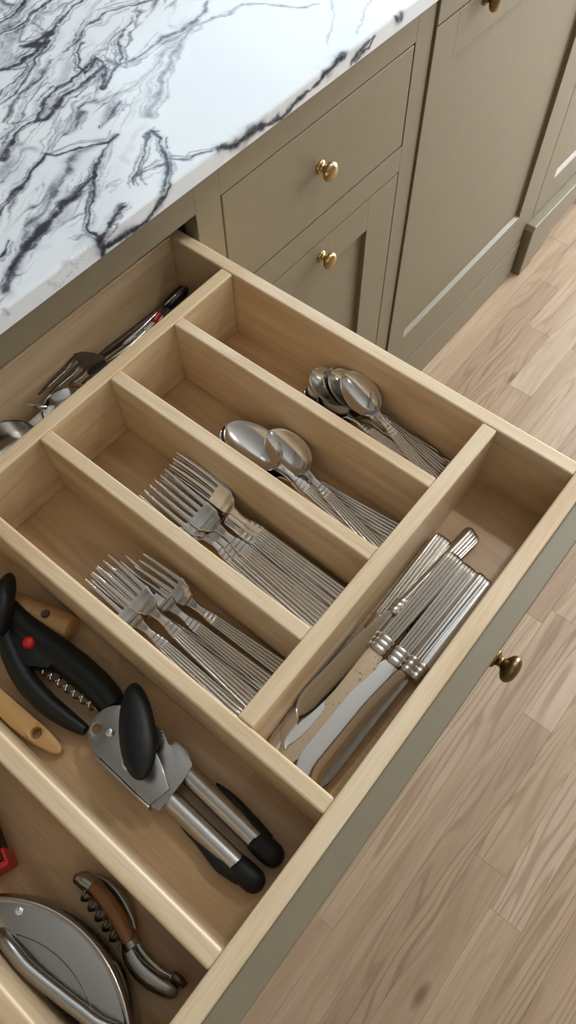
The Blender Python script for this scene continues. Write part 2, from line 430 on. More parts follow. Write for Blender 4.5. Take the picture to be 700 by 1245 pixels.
# next unit with bracket foot
QX0, QX1 = 1.016, 1.70
u3 = empty('base_cabinet', (1.35, 0, FZ), 'taupe base cabinet standing on a shaped bracket foot', 'cabinet')
box('stile', QX0, 1.05, 0, .02, -.64, TOPZ, TAUPE, u3, .0008); box('stile', QX1 - .04, QX1, 0, .02, -.64, TOPZ, TAUPE, u3, .0008)
box('rail', 1.05, QX1 - .04, 0, .02, .0267, TOPZ, TAUPE, u3, .0006)
d = shaker(u3, 1.05 + FG, QX1 - .04 - FG, -.64 + FG, .0267 - FG, .062, .058, .07); knob(1.10, 0, -.06, d)
carcass(u3, QX0, QX1, -.64)
out = [(1.028, FZ), (1.085, FZ)]
for k in range(0, 9):
    a = math.pi / 2 * k / 8; out.append((1.085 + .075 * math.sin(a) ** 1.0, FZ + .012 + .062 * (1 - math.cos(a))))
out += [(QX1 - .08, FZ + .074), (QX1 - .04, FZ), (QX1, FZ), (QX1, -.642), (1.036, -.642), (1.028, -.652)]
bm = bmesh.new(); vs = [bm.verts.new((x - 1.35, 0, z)) for x, z in out]; f = bm.faces.new(vs)
r = bmesh.ops.extrude_face_region(bm, geom=[f])
for v in r['geom']:
    if isinstance(v, bmesh.types.BMVert): v.co.y = .032
bmesh.ops.recalc_face_normals(bm, faces=bm.faces)
bmesh.ops.bevel(bm, geom=[e for e in bm.edges if len(e.link_faces) == 2 and e.calc_face_angle(0) > .9], offset=.003, segments=3, affect='EDGES', profile=.5)
link_mesh('bracket_foot', from_bm(bm), TAUPE, u3, (1.35, -.022, 0))
box('plinth', QX0 + .02, QX1, .03, .05, FZ, -.642, TAUPE, u3, 0)

# ---------------------------------------------------------------- marble worktop
MZ, MB, MF = .0900, TOPZ + .0008, -.0135
def vn(P, seed):
    """value noise on an (n,2) array"""
    rs = np.random.RandomState(seed); G = rs.rand(257, 257)
    i = np.floor(P).astype(int); f = P - i; f = f * f * (3 - 2 * f); i %= 256
    a = G[i[:, 0], i[:, 1]]; b = G[i[:, 0] + 1, i[:, 1]]; c = G[i[:, 0], i[:, 1] + 1]; d = G[i[:, 0] + 1, i[:, 1] + 1]
    return (a * (1 - f[:, 0]) + b * f[:, 0]) * (1 - f[:, 1]) + (c * (1 - f[:, 0]) + d * f[:, 0]) * f[:, 1]
def T(pts, s, bx, by): return [(bx + x / s, by + y / s) for x, y in pts]
A4 = (2.593, 0, 0); A5 = (3.5, 0, 200); A6 = (2.06, 200, 0)
veins = [   # crop, width px, strength, points
 (A4, 4.5, .55, [(660, 5), (640, 40), (600, 75), (520, 120), (450, 175), (375, 205), (330, 190)]),
 (A4, 5, .38, [(610, 70), (560, 150), (520, 230), (490, 290), (465, 365)]),
 (A4, 3, .35, [(560, 130), (500, 190), (440, 260), (380, 290), (300, 320)]),
 (A4, 3, .7, [(480, 0), (390, 20), (330, 45), (280, 75), (240, 130), (200, 165)]),
 (A4, 2.2, .8, [(375, 205), (372, 150), (390, 95)]),
 (A4, 2.6, .85, [(375, 205), (345, 245), (320, 280), (335, 215), (300, 185), (265, 230), (240, 215), (262, 135)]),
 (A4, 4, .9, [(330, 205), (260, 265), (215, 300), (170, 335), (140, 375), (105, 382)]),
 (A4, 3.5, .85, [(290, 190), (225, 245), (180, 285), (130, 330), (110, 375), (60, 400), (40, 450), (0, 505)]),
 (A4, 3, .6, [(170, 190), (130, 245), (60, 300), (10, 390)]),
 (A4, 4.5, .95, [(160, 100), (120, 130), (80, 152), (130, 140), (180, 80)]),
 (A4, 2.6, .75, [(250, 0), (190, 60), (160, 110), (100, 200), (50, 300), (0, 330)]),
 (A4, 2.6, .95, [(-30, 80), (30, 50), (70, 15), (85, -10)]),
 (A4, 2.4, .95, [(-20, 125), (30, 95), (70, 70), (130, 25), (165, -5)]),
 (A4, 3.4, .95, [(-20, 215), (20, 215), (60, 202), (90, 180), (140, 130)]),
 (A4, 2.0, .6, [(0, 300), (40, 250), (90, 205), (150, 150)]),
 (A4, 7, .42, [(300, 455), (240, 490), (210, 540), (180, 590), (160, 640)]),
 (A4, 2.4, .85, [(365, 425), (330, 455), (280, 460), (230, 475), (180, 490), (145, 485), (120, 520), (60, 590), (20, 640)]),
 (A4, 2.2, .7, [(335, 455), (325, 500), (305, 550), (290, 605), (280, 650)]),
 (A4, 2.2, .8, [(500, 405), (475, 410), (455, 460), (440, 520), (430, 580)]),
 (A4, 2.6, .85, [(475, 405), (510, 430), (522, 480), (532, 530), (522, 590)]),
 (A4, 5, .45, [(520, 490), (532, 540), (518, 600)]),
 (A4, 2.0, .6, [(522, 495), (560, 497), (610, 492), (690, 470)]),
 (A4, 2.2, .6, [(520, 510), (480, 535), (440, 555)]),
 (A4, 2.0, .7, [(385, 320), (350, 360), (318, 398)]),
 (A4, 5, .6, [(255, 355), (245, 375), (235, 400)]),
 (A4, 2.0, .5, [(300, 310), (250, 340), (210, 420), (160, 470)]),
 (A4, 1.8, .45, [(190, 380), (165, 420), (145, 485)]),
 (A4, 3.5, .4, [(130, 90), (105, 70), (150, 40), (210, 10)]),
 (A4, 1.8, .5, [(0, 450), (50, 390), (110, 300), (150, 240)]),
 (A4, 2.0, .5, [(420, 60), (380, 100), (330, 150), (280, 200)]),
 (A5, 7, .85, [(330, 120), (270, 175), (220, 240), (170, 290), (110, 350), (60, 430), (5, 530)]),
 (A5, 4, .5, [(280, 60), (240, 130), (190, 190), (130, 260), (100, 320)]),
 (A5, 2.4, .9, [(425, 0), (395, 65), (340, 105), (290, 160)]),
 (A5, 1.8, .75, [(410, 30), (390, 120), (372, 200), (365, 265), (385, 285), (430, 300)]),
 (A5, 3, .85, [(525, 180), (490, 215), (455, 270), (430, 310)]),
 (A5, 2.0, .7, [(-5, 220), (50, 150), (100, 80), (165, 0)]),
 (A5, 2.6, .8, [(-5, 400), (15, 370), (28, 320)]),
 (A5, 1.6, .4, [(430, 290), (340, 300), (320, 320)]),
 (A5, 1.6, .3, [(440, 110), (480, 85), (510, 60)]),
 (A6, 3, .4, [(0, 110), (60, 70), (150, 40), (200, 12), (260, 10), (330, 25), (390, 10)]),
 (A6, 2.2, .25, [(415, 110), (422, 60), (418, 0)]), (A6, 2.2, .25, [(480, 80), (500, 40), (520, 0)]),
]
fveins = [  # on the front edge of the slab
 (A5, 2.6, .95, [(700, 140), (650, 205), (600, 262), (520, 300), (450, 350), (430, 390)]),
 (A5, 4.5, .9, [(430, 305), (440, 345), (432, 385)]), (A5, 3, .8, [(520, 305), (470, 330), (440, 350)]),
 (A5, 2.2, .3, [(15, 625), (30, 640)]), (A5, 3, .2, [(215, 490), (235, 520)]),
 (A6, 4.5, .9, [(145, 372), (180, 358), (215, 338), (250, 318)]), (A6, 2.6, .85, [(250, 318), (300, 285), (335, 245), (385, 200), (445, 150)]),
 (A6, 4, .9, [(395, 190), (430, 165), (448, 140)]), (A6, 2.2, .85, [(468, 155), (492, 128), (525, 85)]), (A6, 2, .8, [(480, 150), (510, 120), (522, 90)]),
 (A6, 4, .8, [(585, 45), (595, 38)]), (A6, 2, .8, [(0, 500), (18, 470), (22, 460)]),
]
segs = []
for (s, bx, by), wd, st, pts in veins:
    q = [un(x, y, 'z', MZ) for x, y in T(pts, s, bx, by)]
    for a, b in zip(q, q[1:]): segs.append((a.x, a.y, b.x, b.y, wd * .00060, st))
rb_ = random.Random(11)
for (s, bx, by), wd, st, pts in list(veins):
    for k in range(8):
        n0 = rb_.randint(0, max(0, len(pts) - 3)); n1 = rb_.randint(n0 + 2, len(pts)) if len(pts) > n0 + 2 else len(pts)
        ox, oy = rb_.uniform(-22, 22), rb_.uniform(-14, 14)
        q = [un(x, y, 'z', MZ) for x, y in T([(x + ox + rb_.uniform(-9, 9), y + oy + rb_.uniform(-9, 9)) for x, y in pts[n0:n1]], s, bx, by)]
        if (s, bx, by) == A6: continue
        for a, b in zip(q, q[1:]): segs.append((a.x, a.y, b.x, b.y, wd * rb_.uniform(.00014, .00030), st * rb_.uniform(.35, .8)))
for (s, bx, by), wd, st, pts in fveins:
    q = [un(x, y, 'y', MF) for x, y in T(pts, s, bx, by)]
    for a, b in zip(q, q[1:]): segs.append((a.x, MF - (MZ - a.z), b.x, MF - (MZ - b.z), wd * .00085, st))
rv = random.Random(3)   # the slab goes on outside the traced stretch
for i in range(46):
    x, y = rv.choice([rv.uniform(-1.4, -.3), rv.uniform(.55, 1.7)]), rv.uniform(-.02, .6)
    a = math.radians(rv.uniform(35, 80)); wdt = rv.uniform(.0015, .005); st = rv.uniform(.3, .9)
    for k in range(rv.randint(3, 7)):
        a += rv.uniform(-.35, .35); L = rv.uniform(.03, .07); nx, ny = x + L * math.cos(a), y + L * math.sin(a)
        segs.append((x, y, nx, ny, wdt, st)); x, y = nx, ny
xs = np.concatenate([np.arange(-.719, -.27, .0035), np.arange(-.27, .50, .0010), np.arange(.50, 1.71, .0045)]); xs[0] = -.719; xs = np.unique(np.clip(xs, -.719, 1.70))
prof = [(.62, MZ)] + [(y, MZ) for y in np.arange(.615, .40, -.0035)] + [(y, MZ) for y in np.arange(.40, MF + .0025, -.0010)]
for k in range(1, 5):
    a = math.pi / 2 * k / 4; prof.append((MF + .0022 - .0022 * math.sin(a), MZ - .0022 + .0022 * math.cos(a)))
prof += [(MF, z) for z in np.arange(MZ - .0036, MB + .001, -.0014)] + [(MF, MB), (MF + .05, MB), (.62, MB)]
nx, ny = len(xs), len(prof)
sv = np.array([p[0] if i < len(prof) - 3 and p[0] > MF + .0022 else MF - (MZ - p[1]) for i, p in enumerate(prof)])
XX, SS = np.meshgrid(xs, sv, indexing='xy'); P2 = np.stack([XX.ravel(), SS.ravel()], 1) + 5
warp = np.stack([vn(P2 * 60, 1) - .5, vn(P2 * 60, 2) - .5], 1) * .0075 + np.stack([vn(P2 * 190, 3) - .5, vn(P2 * 190, 4) - .5], 1) * .0028 + np.stack([vn(P2 * 420, 6) - .5, vn(P2 * 420, 7) - .5], 1) * .0010
wmod = .55 + 1.2 * vn(P2 * 85, 5) ** 1.3
Q = P2 - 5 + warp
V = np.zeros(len(Q))
for ax_, ay_, bx_, by_, wd, st in segs:
    m = (Q[:, 0] > min(ax_, bx_) - .03) & (Q[:, 0] < max(ax_, bx_) + .03) & (Q[:, 1] > min(ay_, by_) - .03) & (Q[:, 1] < max(ay_, by_) + .03)
    if not m.any(): continue
    q = Q[m]; d = np.array([bx_ - ax_, by_ - ay_]); L2 = max(d @ d, 1e-12)
    t = np.clip(((q - [ax_, ay_]) @ d) / L2, 0, 1); dist = np.linalg.norm(q - [ax_, ay_] - t[:, None] * d, axis=1)
    ww = np.maximum(wd * wmod[m], .0007)
    val = st * (np.exp(-(dist / ww) ** 2) * 1.0 + .17 * np.exp(-(dist / (ww * 3.2 + .0012)) ** 2))
    V[m] = np.maximum(V[m], val) + .12 * np.minimum(V[m], val)
# fine streaks along the run of the veins, in the veined half of the slab
dq = un(104, 75, 'z', MZ) - un(40, 178, 'z', MZ); ang = math.atan2(dq.y, dq.x); ca, sa = math.cos(ang), math.sin(ang)
U = np.stack([(P2[:, 0] * ca + P2[:, 1] * sa), (-P2[:, 0] * sa + P2[:, 1] * ca)], 1)
l0, l1 = un(250, 0, 'z', MZ), un(165, 215, 'z', MZ); ld_ = (l1 - l0).normalized()
side = ((Q[:, 0] - l0.x) * ld_.y - (Q[:, 1] - l0.y) * ld_.x)
if ((-.1 - l0.x) * ld_.y - (.3 - l0.y) * ld_.x) < 0: side = -side
mask = np.clip(side / .05, 0, 1) * np.clip((vn(U * [14, 40], 21) - .34) / .3, 0, 1)
Uw = U + np.stack([warp[:, 0] * 1.2, warp[:, 1] * .9], 1)
st1 = np.clip((1 - np.abs(vn(Uw * [22, 190], 22) - .5) * 9), 0, 1) ** 1.5 * .50
st2 = np.clip((1 - np.abs(vn(Uw * [12, 85], 23) - .5) * 11), 0, 1) ** 1.4 * .72
st3 = np.clip((vn(Uw * [18, 75], 24) - .60) / .35, 0, 1) * .42
V = np.maximum(V, mask * np.maximum(np.maximum(st1, st2), st3))
verts = [(x, p[0], p[1]) for p in prof for x in xs]
faces = [(j * nx + i, j * nx + i + 1, (j + 1) * nx + i + 1, (j + 1) * nx + i) for j in range(ny - 1) for i in range(nx - 1)]
faces += [tuple(j * nx for j in range(ny)), tuple(j * nx + nx - 1 for j in range(ny - 1, -1, -1)), tuple([i for i in range(nx)] + [(ny - 1) * nx + i for i in range(nx - 1, -1, -1)])]
me = bpy.data.meshes.new('mesh'); me.from_pydata(verts, [], faces); me.update()
at = me.attributes.new('vein', 'FLOAT', 'POINT'); at.data.foreach_set('value', V.astype(np.float32))
bm = bmesh.new(); bm.from_mesh(me); bmesh.ops.recalc_face_normals(bm, faces=bm.faces); bm.to_mesh(me); bm.free()
for p in me.polygons: p.use_smooth = True
me.set_sharp_from_angle(angle=math.radians(40))
tag(link_mesh('worktop', me, MARBLE, None, (0, 0, 0)), 'white marble worktop slab with dark grey veins over the taupe cabinets', 'worktop')

# ---------------------------------------------------------------- open drawer
RI, RO = 0.0, .0142
D = dict(d1=(-.0865, -.0742), d2=(-.173, -.159), d3=(-.2594, -.2458), d4=(-.3456, -.332), d5=(-.4614, -.4471), d6=(-.561, -.547))
BDF, BDR, FDF, FDR, BFI, BFO, GFO = -.0638, -.0493, -.3745, -.36, -.4485, -.4636, -.4812
B = -.0817; LX = -.662
dw = empty('cutlery_drawer', (-.33, -.22, B - .012), 'wide open birch drawer with dividers and a painted front', 'drawer')
BV = .0017
box('side', RI, RO, BFI, .037, B - .012, 0, BY, dw, BV, 3); box('side', LX - .0142, LX, BFI, .037, B - .012, 0, BY, dw, BV, 3)
box('back', LX, RI, .0228, .037, B - .012, 0, BX, dw, BV, 3)
box('box_front', LX - .0142, RO, BFO, BFI, B - .012, 0, BX, dw, BV, 3)
box('base', LX, RI, BFI, .0228, B - .008, B, BASE, dw, 0)
fr = box('painted_front', OX0 + .0022, OX1 - .0022, GFO, BFO, -.1105, .0005, TAUPE, dw, .0014, 3)
h = un(620, 813, 'z', -.045); knob(h.x, GFO, -.045, fr, KN2)
box('cross_divider', LX, RI, BDF, BDR, B, -.0004, BX, dw, BV, 3)
box('cross_divider', D['d4'][1], RI, FDF, FDR, B, -.0004, BX, dw, BV, 3)
for k in ('d1', 'd2', 'd3'): box('divider', *D[k], FDR, BDF, B, -.0004, BY, dw, BV, 3)
for k in ('d4', 'd5', 'd6'): box('divider', *D[k], BFI, BDF, B, -.0004, BY, dw, .0022, 3)

# ---------------------------------------------------------------- cutlery meshes (handle end at origin, tip along +y, face up)
def loft(stn, nu=24, rib=0, ribs=6, both=False, sq=4.0):
    """stn: (y, xc, width, zc, thickness, concavity, rib factor)"""
    rings = []
    for y, xc, wd, zc, t, cv, rf in stn:
        top, bot = [], []
        for i in range(nu + 1):
            u = -1 + 2 * i / nu
            e = max(0, 1 - abs(u) ** sq) ** (1 / sq)
            g = rib * rf * (abs(math.cos(math.pi * ribs * (u + 1) / 2 + math.pi / 2)) - .5) if rib else 0
            z = zc + cv * (u * u - 1)
            top.append((xc + u * wd / 2, y, z + t / 2 * e + g * e))
            if 0 < i < nu: bot.append((xc + u * wd / 2, y, z - t / 2 * e - (g * e if both else 0)))
        rings.append(top + bot[::-1])
    return rings_me(rings, sharp=70)
def interp(tab, y):
    for a, b in zip(tab, tab[1:]):
        if y <= b[0]:
            t = (y - a[0]) / (b[0] - a[0]); t = max(0, min(1, t)); t2 = t * t * (3 - 2 * t)
            return [p + (q - p) * t2 for p, q in zip(a[1:], b[1:])]
    return list(tab[-1][1:])
def stations(tab, y0, y1, n): return [(y, 0.0, *interp(tab, y)) for y in [y0 + (y1 - y0) * i / n for i in range(n + 1)]]
def handle_me(L, w0, w1, zend, znk):
    st = [(0, 0, w0 * .80, .0016, .0010, 0, .2), (.0008, 0, w0 * .92, .0016, .0020, 0, .5), (.0022, 0, w0, .0016, .0028, 0, 1)]
    for i in range(1, 25):
        t = i / 24; y = .0022 + (L - .0022) * t
        st.append((y, 0, w0 + (w1 - w0) * t ** .9, .0016 + (znk - .0016) * t ** 1.5, .0028 + .0006 * t, -.0004, 1 if t < .97 else .3))
    return loft(st, 50, .0008, 5, False, 5)
def collar_me(L0, L1, w1, z0, z1):
    st = []
    n = 30
    for i in range(n + 1):
        t = i / n; r = abs(math.sin(math.pi * 3 * t))
        wd = w1 * (1.06 - .42 * t ** 1.6) + .0010 * r
        st.append((L0 + (L1 - L0) * t, 0, wd, z0 + (z1 - z0) * t, .0032 + .0014 * r, 0, 0))
    return loft(st, 16, 0, 0, False, 3)
HM = {}
def make_fork(key, L, wh):
    k = L / .205; hl, cl = .100 * k, .114 * k
    r = []
    r.append(('handle', handle_me(hl, .0205 * k, .0125 * k, .0016, .0075), STEELH))
    r.append(('collar', collar_me(hl - .001, cl, .0125 * k, .0075, .009), STEELH))
    tab = [(cl - .001, .0075, .0088, .0034, 0, 0), (.121 * k, .0062, .0100, .0032, 0, 0), (.131 * k, .0080, .0092, .0028, .0002, 0),
           (.139 * k, .0175 * k, .0062, .0022, .0010, 0), (.146 * k, .0242 * k, .0046, .0020, .0013, 0), (.158 * k, wh, .0042, .0018, .0013, 0)]
    r.append(('head', loft(stations(tab, cl - .001, .158 * k, 28), 20), STEEL))
    for i in range(4):
        x0 = (-1.5 + i) * wh * .262; st = []
        for j in range(15):
            t = j / 14; y = (.156 + .049 * t) * k
            edge = .0013 * ((x0 / (wh / 2)) ** 2 - 1)
            st.append((y, x0 * (1 + .05 * t), (.0050 - .0026 * t) * (1 if j < 14 else .45), .0042 + edge + .0012 * t + .0085 * t ** 2.2, .0018 - .0006 * t, 0, 0))
        r.append(('tine', loft(st, 8, 0, 0, False, 3), STEEL))
    HM[key] = r
def make_spoon(key, L, bw, bl):
    k = L / .200; hl, cl = .096 * k, .110 * k
    r = [('handle', handle_me(hl, .0195 * k, .0120 * k, .0016, .0085), STEELH), ('collar', collar_me(hl - .001, cl, .0120 * k, .0085, .010), STEELH)]
    tab = [(cl - .001, .0072, .0098, .0034, 0, 0), (L - bl - .012, .0056, .0115, .0030, 0, 0), (L - bl - .002, .0066, .0110, .0026, .0004, 0), (L - bl + .004, .0100, .0108, .0022, .0012, 0)]
    st = stations(tab, cl - .001, L - bl - .001, 12)
    for j in range(1, 31):
        a = .16 + (math.pi - .16 - .05) * j / 30
        y = L - bl / 2 - bl / 2 * math.cos(a); sw_ = math.sin(a) * (1 + .10 * math.cos(a)); ww = bw * sw_
        wy = max(.0068, ww) if j < 10 else max(.0016, ww)
        if y <= st[-1][0] + .0002: continue
        st.append((y, 0, wy, .0108 + .0014 * (y - L + bl) / bl, .0013, .0090 * max(0, sw_) ** 1.5, 0))
    r.append(('bowl', loft(st, 20, 0, 0, False, 3), STEEL))
    HM[key] = r
def make_knife(key, bladem):
    hl, cl, L = .100, .116, .239
    st = [(0, 0, .0105, .0065, .0045, 0, .3), (.0010, 0, .0145, .0065, .0085, 0, .6), (.0026, 0, .0172, .0065, .0112, 0, .9), (.005, 0, .0182, .0065, .0124, 0, 1)]
    for i in range(1, 21):
        t = i / 20; st.append((.005 + (hl - .005) * t, 0, .0182 - .0034 * t, .0065, .0124 - .0026 * t, 0, 1))
    r = [('handle', loft(st, 60, .0016, 5, True, 2.6), STEELH)]
    cs = []
    for i in range(31):
        t = i / 30; q = abs(math.sin(math.pi * 3 * t)) ** .7
        cs.append((hl - .0005 + (cl - hl) * t, 0, .0150 - .0016 * t + .0016 * q, .0065, .0098 - .0028 * t + .0016 * q, 0, 0))
    r.append(('collar', loft(cs, 20, 0, 0, False, 2.4), STEELH))
    bs = []
    n = 34
    for i in range(n + 1):
        t = i / n; y = cl - .001 + (L - cl + .001) * t
        lo, hi = -.0085 - .0012 * math.sin(math.pi * min(1, t * 1.2)), .0075 + .0045 * min(1, t * 3) ** .7
        if t < .08: hi = .0062 + .0030 * (t / .08) ** .5; lo = -.0070 - .0015 * (t / .08)
        if t > .80:
            s_ = (t - .80) / .20; c_ = math.sqrt(max(0, 1 - s_ ** 2.4)); hi = lo + (hi - lo) * max(.10, c_) + .0025 * s_ * 0
            lo = lo + .006 * s_ ** 2
        bs.append((y, (lo + hi) / 2, max(.0012, hi - lo), .0065, .0018 - .0006 * t, 0, 0))
    r.append(('blade', loft(bs, 14, 0, 0, False, 1.4), bladem))
    HM[key] = r
make_fork('dinner', .212, .0255); make_fork('salad', .182, .0245)
make_spoon('table', .200, .0430, .067); make_spoon('dessert', .168, .0370, .056); make_fork('short', .168, .0245); make_spoon('tea', .152, .0320, .051)
make_knife('knife', STEEL); make_knife('knife_spotted', SPOT)
LEN = dict(dessert=.168, short=.168, dinner=.212, salad=.182, table=.200, tea=.152)
def orient(o, P, Q, roll):
    y = (Q - P).normalized(); x = y.cross(Vector((0, 0, 1))).normalized(); z = x.cross(y)
    M = Matrix((x, y, z)).transposed() @ Matrix.Rotation(math.radians(-roll), 3, 'Y')
    o.location = P + Vector((0, 0, OZ)); o.rotation_euler = M.to_euler()
COMP = dict(tea=(D['d1'][1], 0, FDR, BDF), table=(D['d2'][1], D['d1'][0], FDR, BDF), dinner=(D['d3'][1], D['d2'][0], FDR, BDF),
            salad=(D['d4'][1], D['d3'][0], FDR, BDF), knife=(D['d4'][1], 0, BFI, FDF))
COMP.update(dessert=COMP['table'], short=COMP['salad'], knife_spotted=COMP['knife'])
def settle(r, c, meshes=None):
    """slide a thing out of the compartment walls and floor"""
    M = r.rotation_euler.to_matrix()
    P = [M @ v.co + r.location for me in (meshes or [ch.data for ch in r.children]) for v in me.vertices]
    lo = [min(p[i] for p in P) for i in range(3)]; hi = [max(p[i] for p in P) for i in range(3)]; e = .0003
    for i in (0, 1):
        a, b = c[2 * i] + e - lo[i], hi[i] - c[2 * i + 1] + e
        if a > 0 and b > 0: r.location[i] += (a - b) / 2
        elif a > 0: r.location[i] += a
        elif b > 0: r.location[i] -= b
    if lo[2] < B + OZ: r.location[2] += B + OZ - lo[2] + .0001
def piece(key, name, end, tip, ze, zt, roll, label, cat, group, shift=(0, 0, 0)):
    """end, tip: pixels, or (x, y) metres when both are below 1 in size"""
    g = lambda p, z: Vector((p[0], p[1], B + z)) if abs(p[0]) < 1 and abs(p[1]) < 1 else un(p[0], p[1], 'z', B + z)
    P, Q = g(end, ze) + Vector(shift), g(tip, zt) + Vector(shift)
    if key in LEN:            # the tip is what shows; the handle end may hide behind the front divider
        P = Q - (Q - P).normalized() * LEN[key]
        if P.y < -.3575: P.y = -.3575
        if P.z < B: P.z = B
    r = bpy.data.objects.new(name, None); C.objects.link(r); r.empty_display_size = .02
    orient(r, P, Q, roll); tag(r, label, cat, group)
    for nm, me, mat in HM[key]:
        if not me.materials: me.materials.append(mat)
        c = bpy.data.objects.new(nm, me); C.objects.link(c); c.parent = r
    settle(r, COMP[key]); return r
g = 'dinner forks in their compartment'
F = [((408, 717), (226, 566), .006, .026, 40, 'dinner fork leaning on the divider beside the tablespoons, uppermost of its nest'),
     ((402, 727), (220, 571), .0045, .020, 37, 'dinner fork nested directly under the one leaning on the tablespoon divider'),
     ((396, 737), (213, 577), .0035, .016, 28, 'third dinner fork of the fanned nest, handle between two others'),
     ((389, 746), (199, 588), .006, .020, 14, 'dinner fork with a bright tine root lying in the middle of the fan'),
     ((382, 753), (190, 594), .0035, .014, 10, 'dinner fork tucked under the bright one in the middle of the fan'),
     ((374, 758), (182, 600), .0015, .010, 4, 'dinner fork lying lowest of the fan along the salad fork divider')]
for e, t, ze, zt, ro, lb in F: piece('dinner', 'dinner_fork', e, t, ze, zt, ro, lb, 'fork', g)
g = 'salad forks in their compartment'
F = [((352, 812), (183, 686), .0015, .013, 22, 'salad fork lying apart along the divider next to the dinner forks'),
     ((316, 825), (150, 694), .0015, .010, 4, 'salad fork whose handle lies between the lone fork and the crossed pair'),
     ((309, 836), (124, 702), .001, .008, 0, 'salad fork with its handle crossing beneath the topmost salad fork'),
     ((299, 846), (128, 689), .006, .020, 12, 'topmost salad fork of the crossed pile with raised tines'),
     ((283, 862), (112, 706), .0015, .012, 6, 'salad fork lying along the divider next to the can opener')]
for i_, (e, t, ze, zt, ro, lb) in enumerate(F): piece('salad' if i_ else 'short', 'salad_fork', e, t, ze, zt, ro, lb, 'fork', g)
g = 'tablespoons in their compartment'
F = [((448, 656), (278, 524), .006, .016, 6, 'tablespoon with bright upturned bowl, upper of the nested pair'),
     ((450, 660), (273, 527), .002, .010, 4, 'tablespoon nested below the one with the bright bowl'),
     ((456, 664), (331, 531), .009, .020, 18, 'smaller tablespoon with dark brown reflection in its bowl, crossing the others'),
     ((459, 636), (296, 546), .0012, .006, 0, 'tablespoon whose handle end sticks out under the dark bowled one'),
     ((456, 648), (288, 556), .0012, .004, 0, 'tablespoon lying lowest along the dinner fork divider')]
for i_, (e, t, ze, zt, ro, lb) in enumerate(F): piece('dessert' if i_ == 2 else 'table', 'tablespoon', e, t, ze, zt, ro, lb, 'spoon', g)
g = 'teaspoons in their compartment'
F = [((515, 570), (424, 458), .004, .034, 30, 'teaspoon with a light brown bowl on top of the teaspoon pile'),
     ((521, 563), (406, 456), .003, .028, 34, 'teaspoon with a dark bowl directly behind the top teaspoon'),
     ((524, 559), (399, 456), .002, .024, 38, 'second dark bowled teaspoon in the middle of the pile'),
     ((527, 556), (381, 456), .0015, .020, 34, 'teaspoon reaching farthest back on the pile'),
     ((529, 551), (394, 482), .0015, .004, 4, 'teaspoon whose handle lies along the drawer side'),
     ((516, 572), (372, 480), .001, .010, 4, 'teaspoon with a pale bowl lying low by the tablespoon divider')]
for e, t, ze, zt, ro, lb in F: piece('tea', 'teaspoon', e, t, ze, zt, ro, lb, 'spoon', g)
g = 'table knives in the front compartment'
F = [('knife', (530, 652), (337, 896), .003, .004, -2, 'table knife lying along the divider with its pale blade tip showing'),
     ('knife', (569, 649), (356, 868), .0010, .012, 42, 'table knife lying askew across the other handles'),
     ('knife_spotted', (552, 682), (346, 925), .012, .001, 3, 'table knife with a water spotted blade and a brown reflection in its colour'),
     ('knife', (569, 693), (371, 938), .008, .001, 8, 'table knife with a clean grey blade next to the spotted one'),
     ('knife', (583, 702), (384, 948), .008, .004, 34, 'table knife tilted on edge close to the drawer front'),
     ('knife', (-.106, -.4420), (-.34, -.4385), .002, .002, 78, 'table knife lowest against the drawer front'),
     ('knife', (-.098, -.4040), (-.335, -.3830), .0003, .0003, 0, 'table knife lying lowest, only its blade tip showing below the pale tip')]
for k, e, t, ze, zt, ro, lb in F: piece(k, 'table_knife', e, t, ze, zt, ro, lb, 'knife', g)

# ---------------------------------------------------------------- can opener
co = empty('can_opener', (-.39, -.34, B), 'steel can opener with black oval turning knob and twin handles', 'can opener')
def lp(x, y, z): return (x + .39, y + .34, z)
def part(name, me, mat, parent): return link_mesh(name, me, mat, parent, (0, 0, 0), False)
for x0, x1 in ((-.4035, -.4055), (-.3805, -.3835)):
    ha = part('handle', tube_me([lp(x0 + (x1 - x0) * t, -.338 - .090 * t, .0115) for t in [i / 12 for i in range(13)]], .0082, 20), BRUSHED, co)
    sgn = -1 if x0 < -.39 else 1
    cap = [lp(x1 + (x0 - x1) * (.25 - t * .3), -.405 - .033 * t, .0108) for t in [i / 10 for i in range(11)]]
    part('grip_cap', tube_me([lp(x1, -.415, .0112), lp(x1, -.420, .0112), lp(x1, -.428, .0112), lp(x1, -.434, .0112), lp(x1, -.438, .0112), lp(x1, -.4405, .0112), lp(x1, -.4415, .0112)],
                             [.0084, .0090, .0093, .0090, .0074, .0048, .0012], 20), RUBBER, ha)
    wd = [lp(x0 + sgn * .0085, -.366, .0100), lp(x0 + sgn * .0075, -.385, .0105), lp(x1 + sgn * .0058, -.405, .0108), lp(x1 + sgn * .003, -.424, .0112)]
    part('grip_strip', tube_me(smooth_path(wd, 6), [.0008 + .0066 * min(1, i / 13) for i in range(19)], 14), RUBBER, ha)
def ol(pts): return [(x + .39, y + .34) for x, y in pts]
arc = [(-.3945 + .021 * math.cos(a), -.281 + .021 * math.sin(a)) for a in [math.radians(150 - 15 * i) for i in range(9)]]
pl = part('upper_plate', plate_me(ol([(-.4155, -.279)] + arc + [(-.3775, -.300), (-.389, -.326), (-.3985, -.3440), (-.4165, -.3400)]), .0235, .0258, [(-.4020 + .39, -.2685 + .34, .0042)]), STEELD, co)
part('lower_plate', plate_me(ol([(-.389, -.300), (-.371, -.305), (-.3690, -.309), (-.3745, -.319), (-.3735, -.322), (-.3690, -.3215), (-.3685, -.334), (-.3745, -.3450), (-.3880, -.3470), (-.4145, -.3480), (-.4175, -.338), (-.4165, -.284), (-.408, -.284)]), .0190, .0212), STEELD, co)
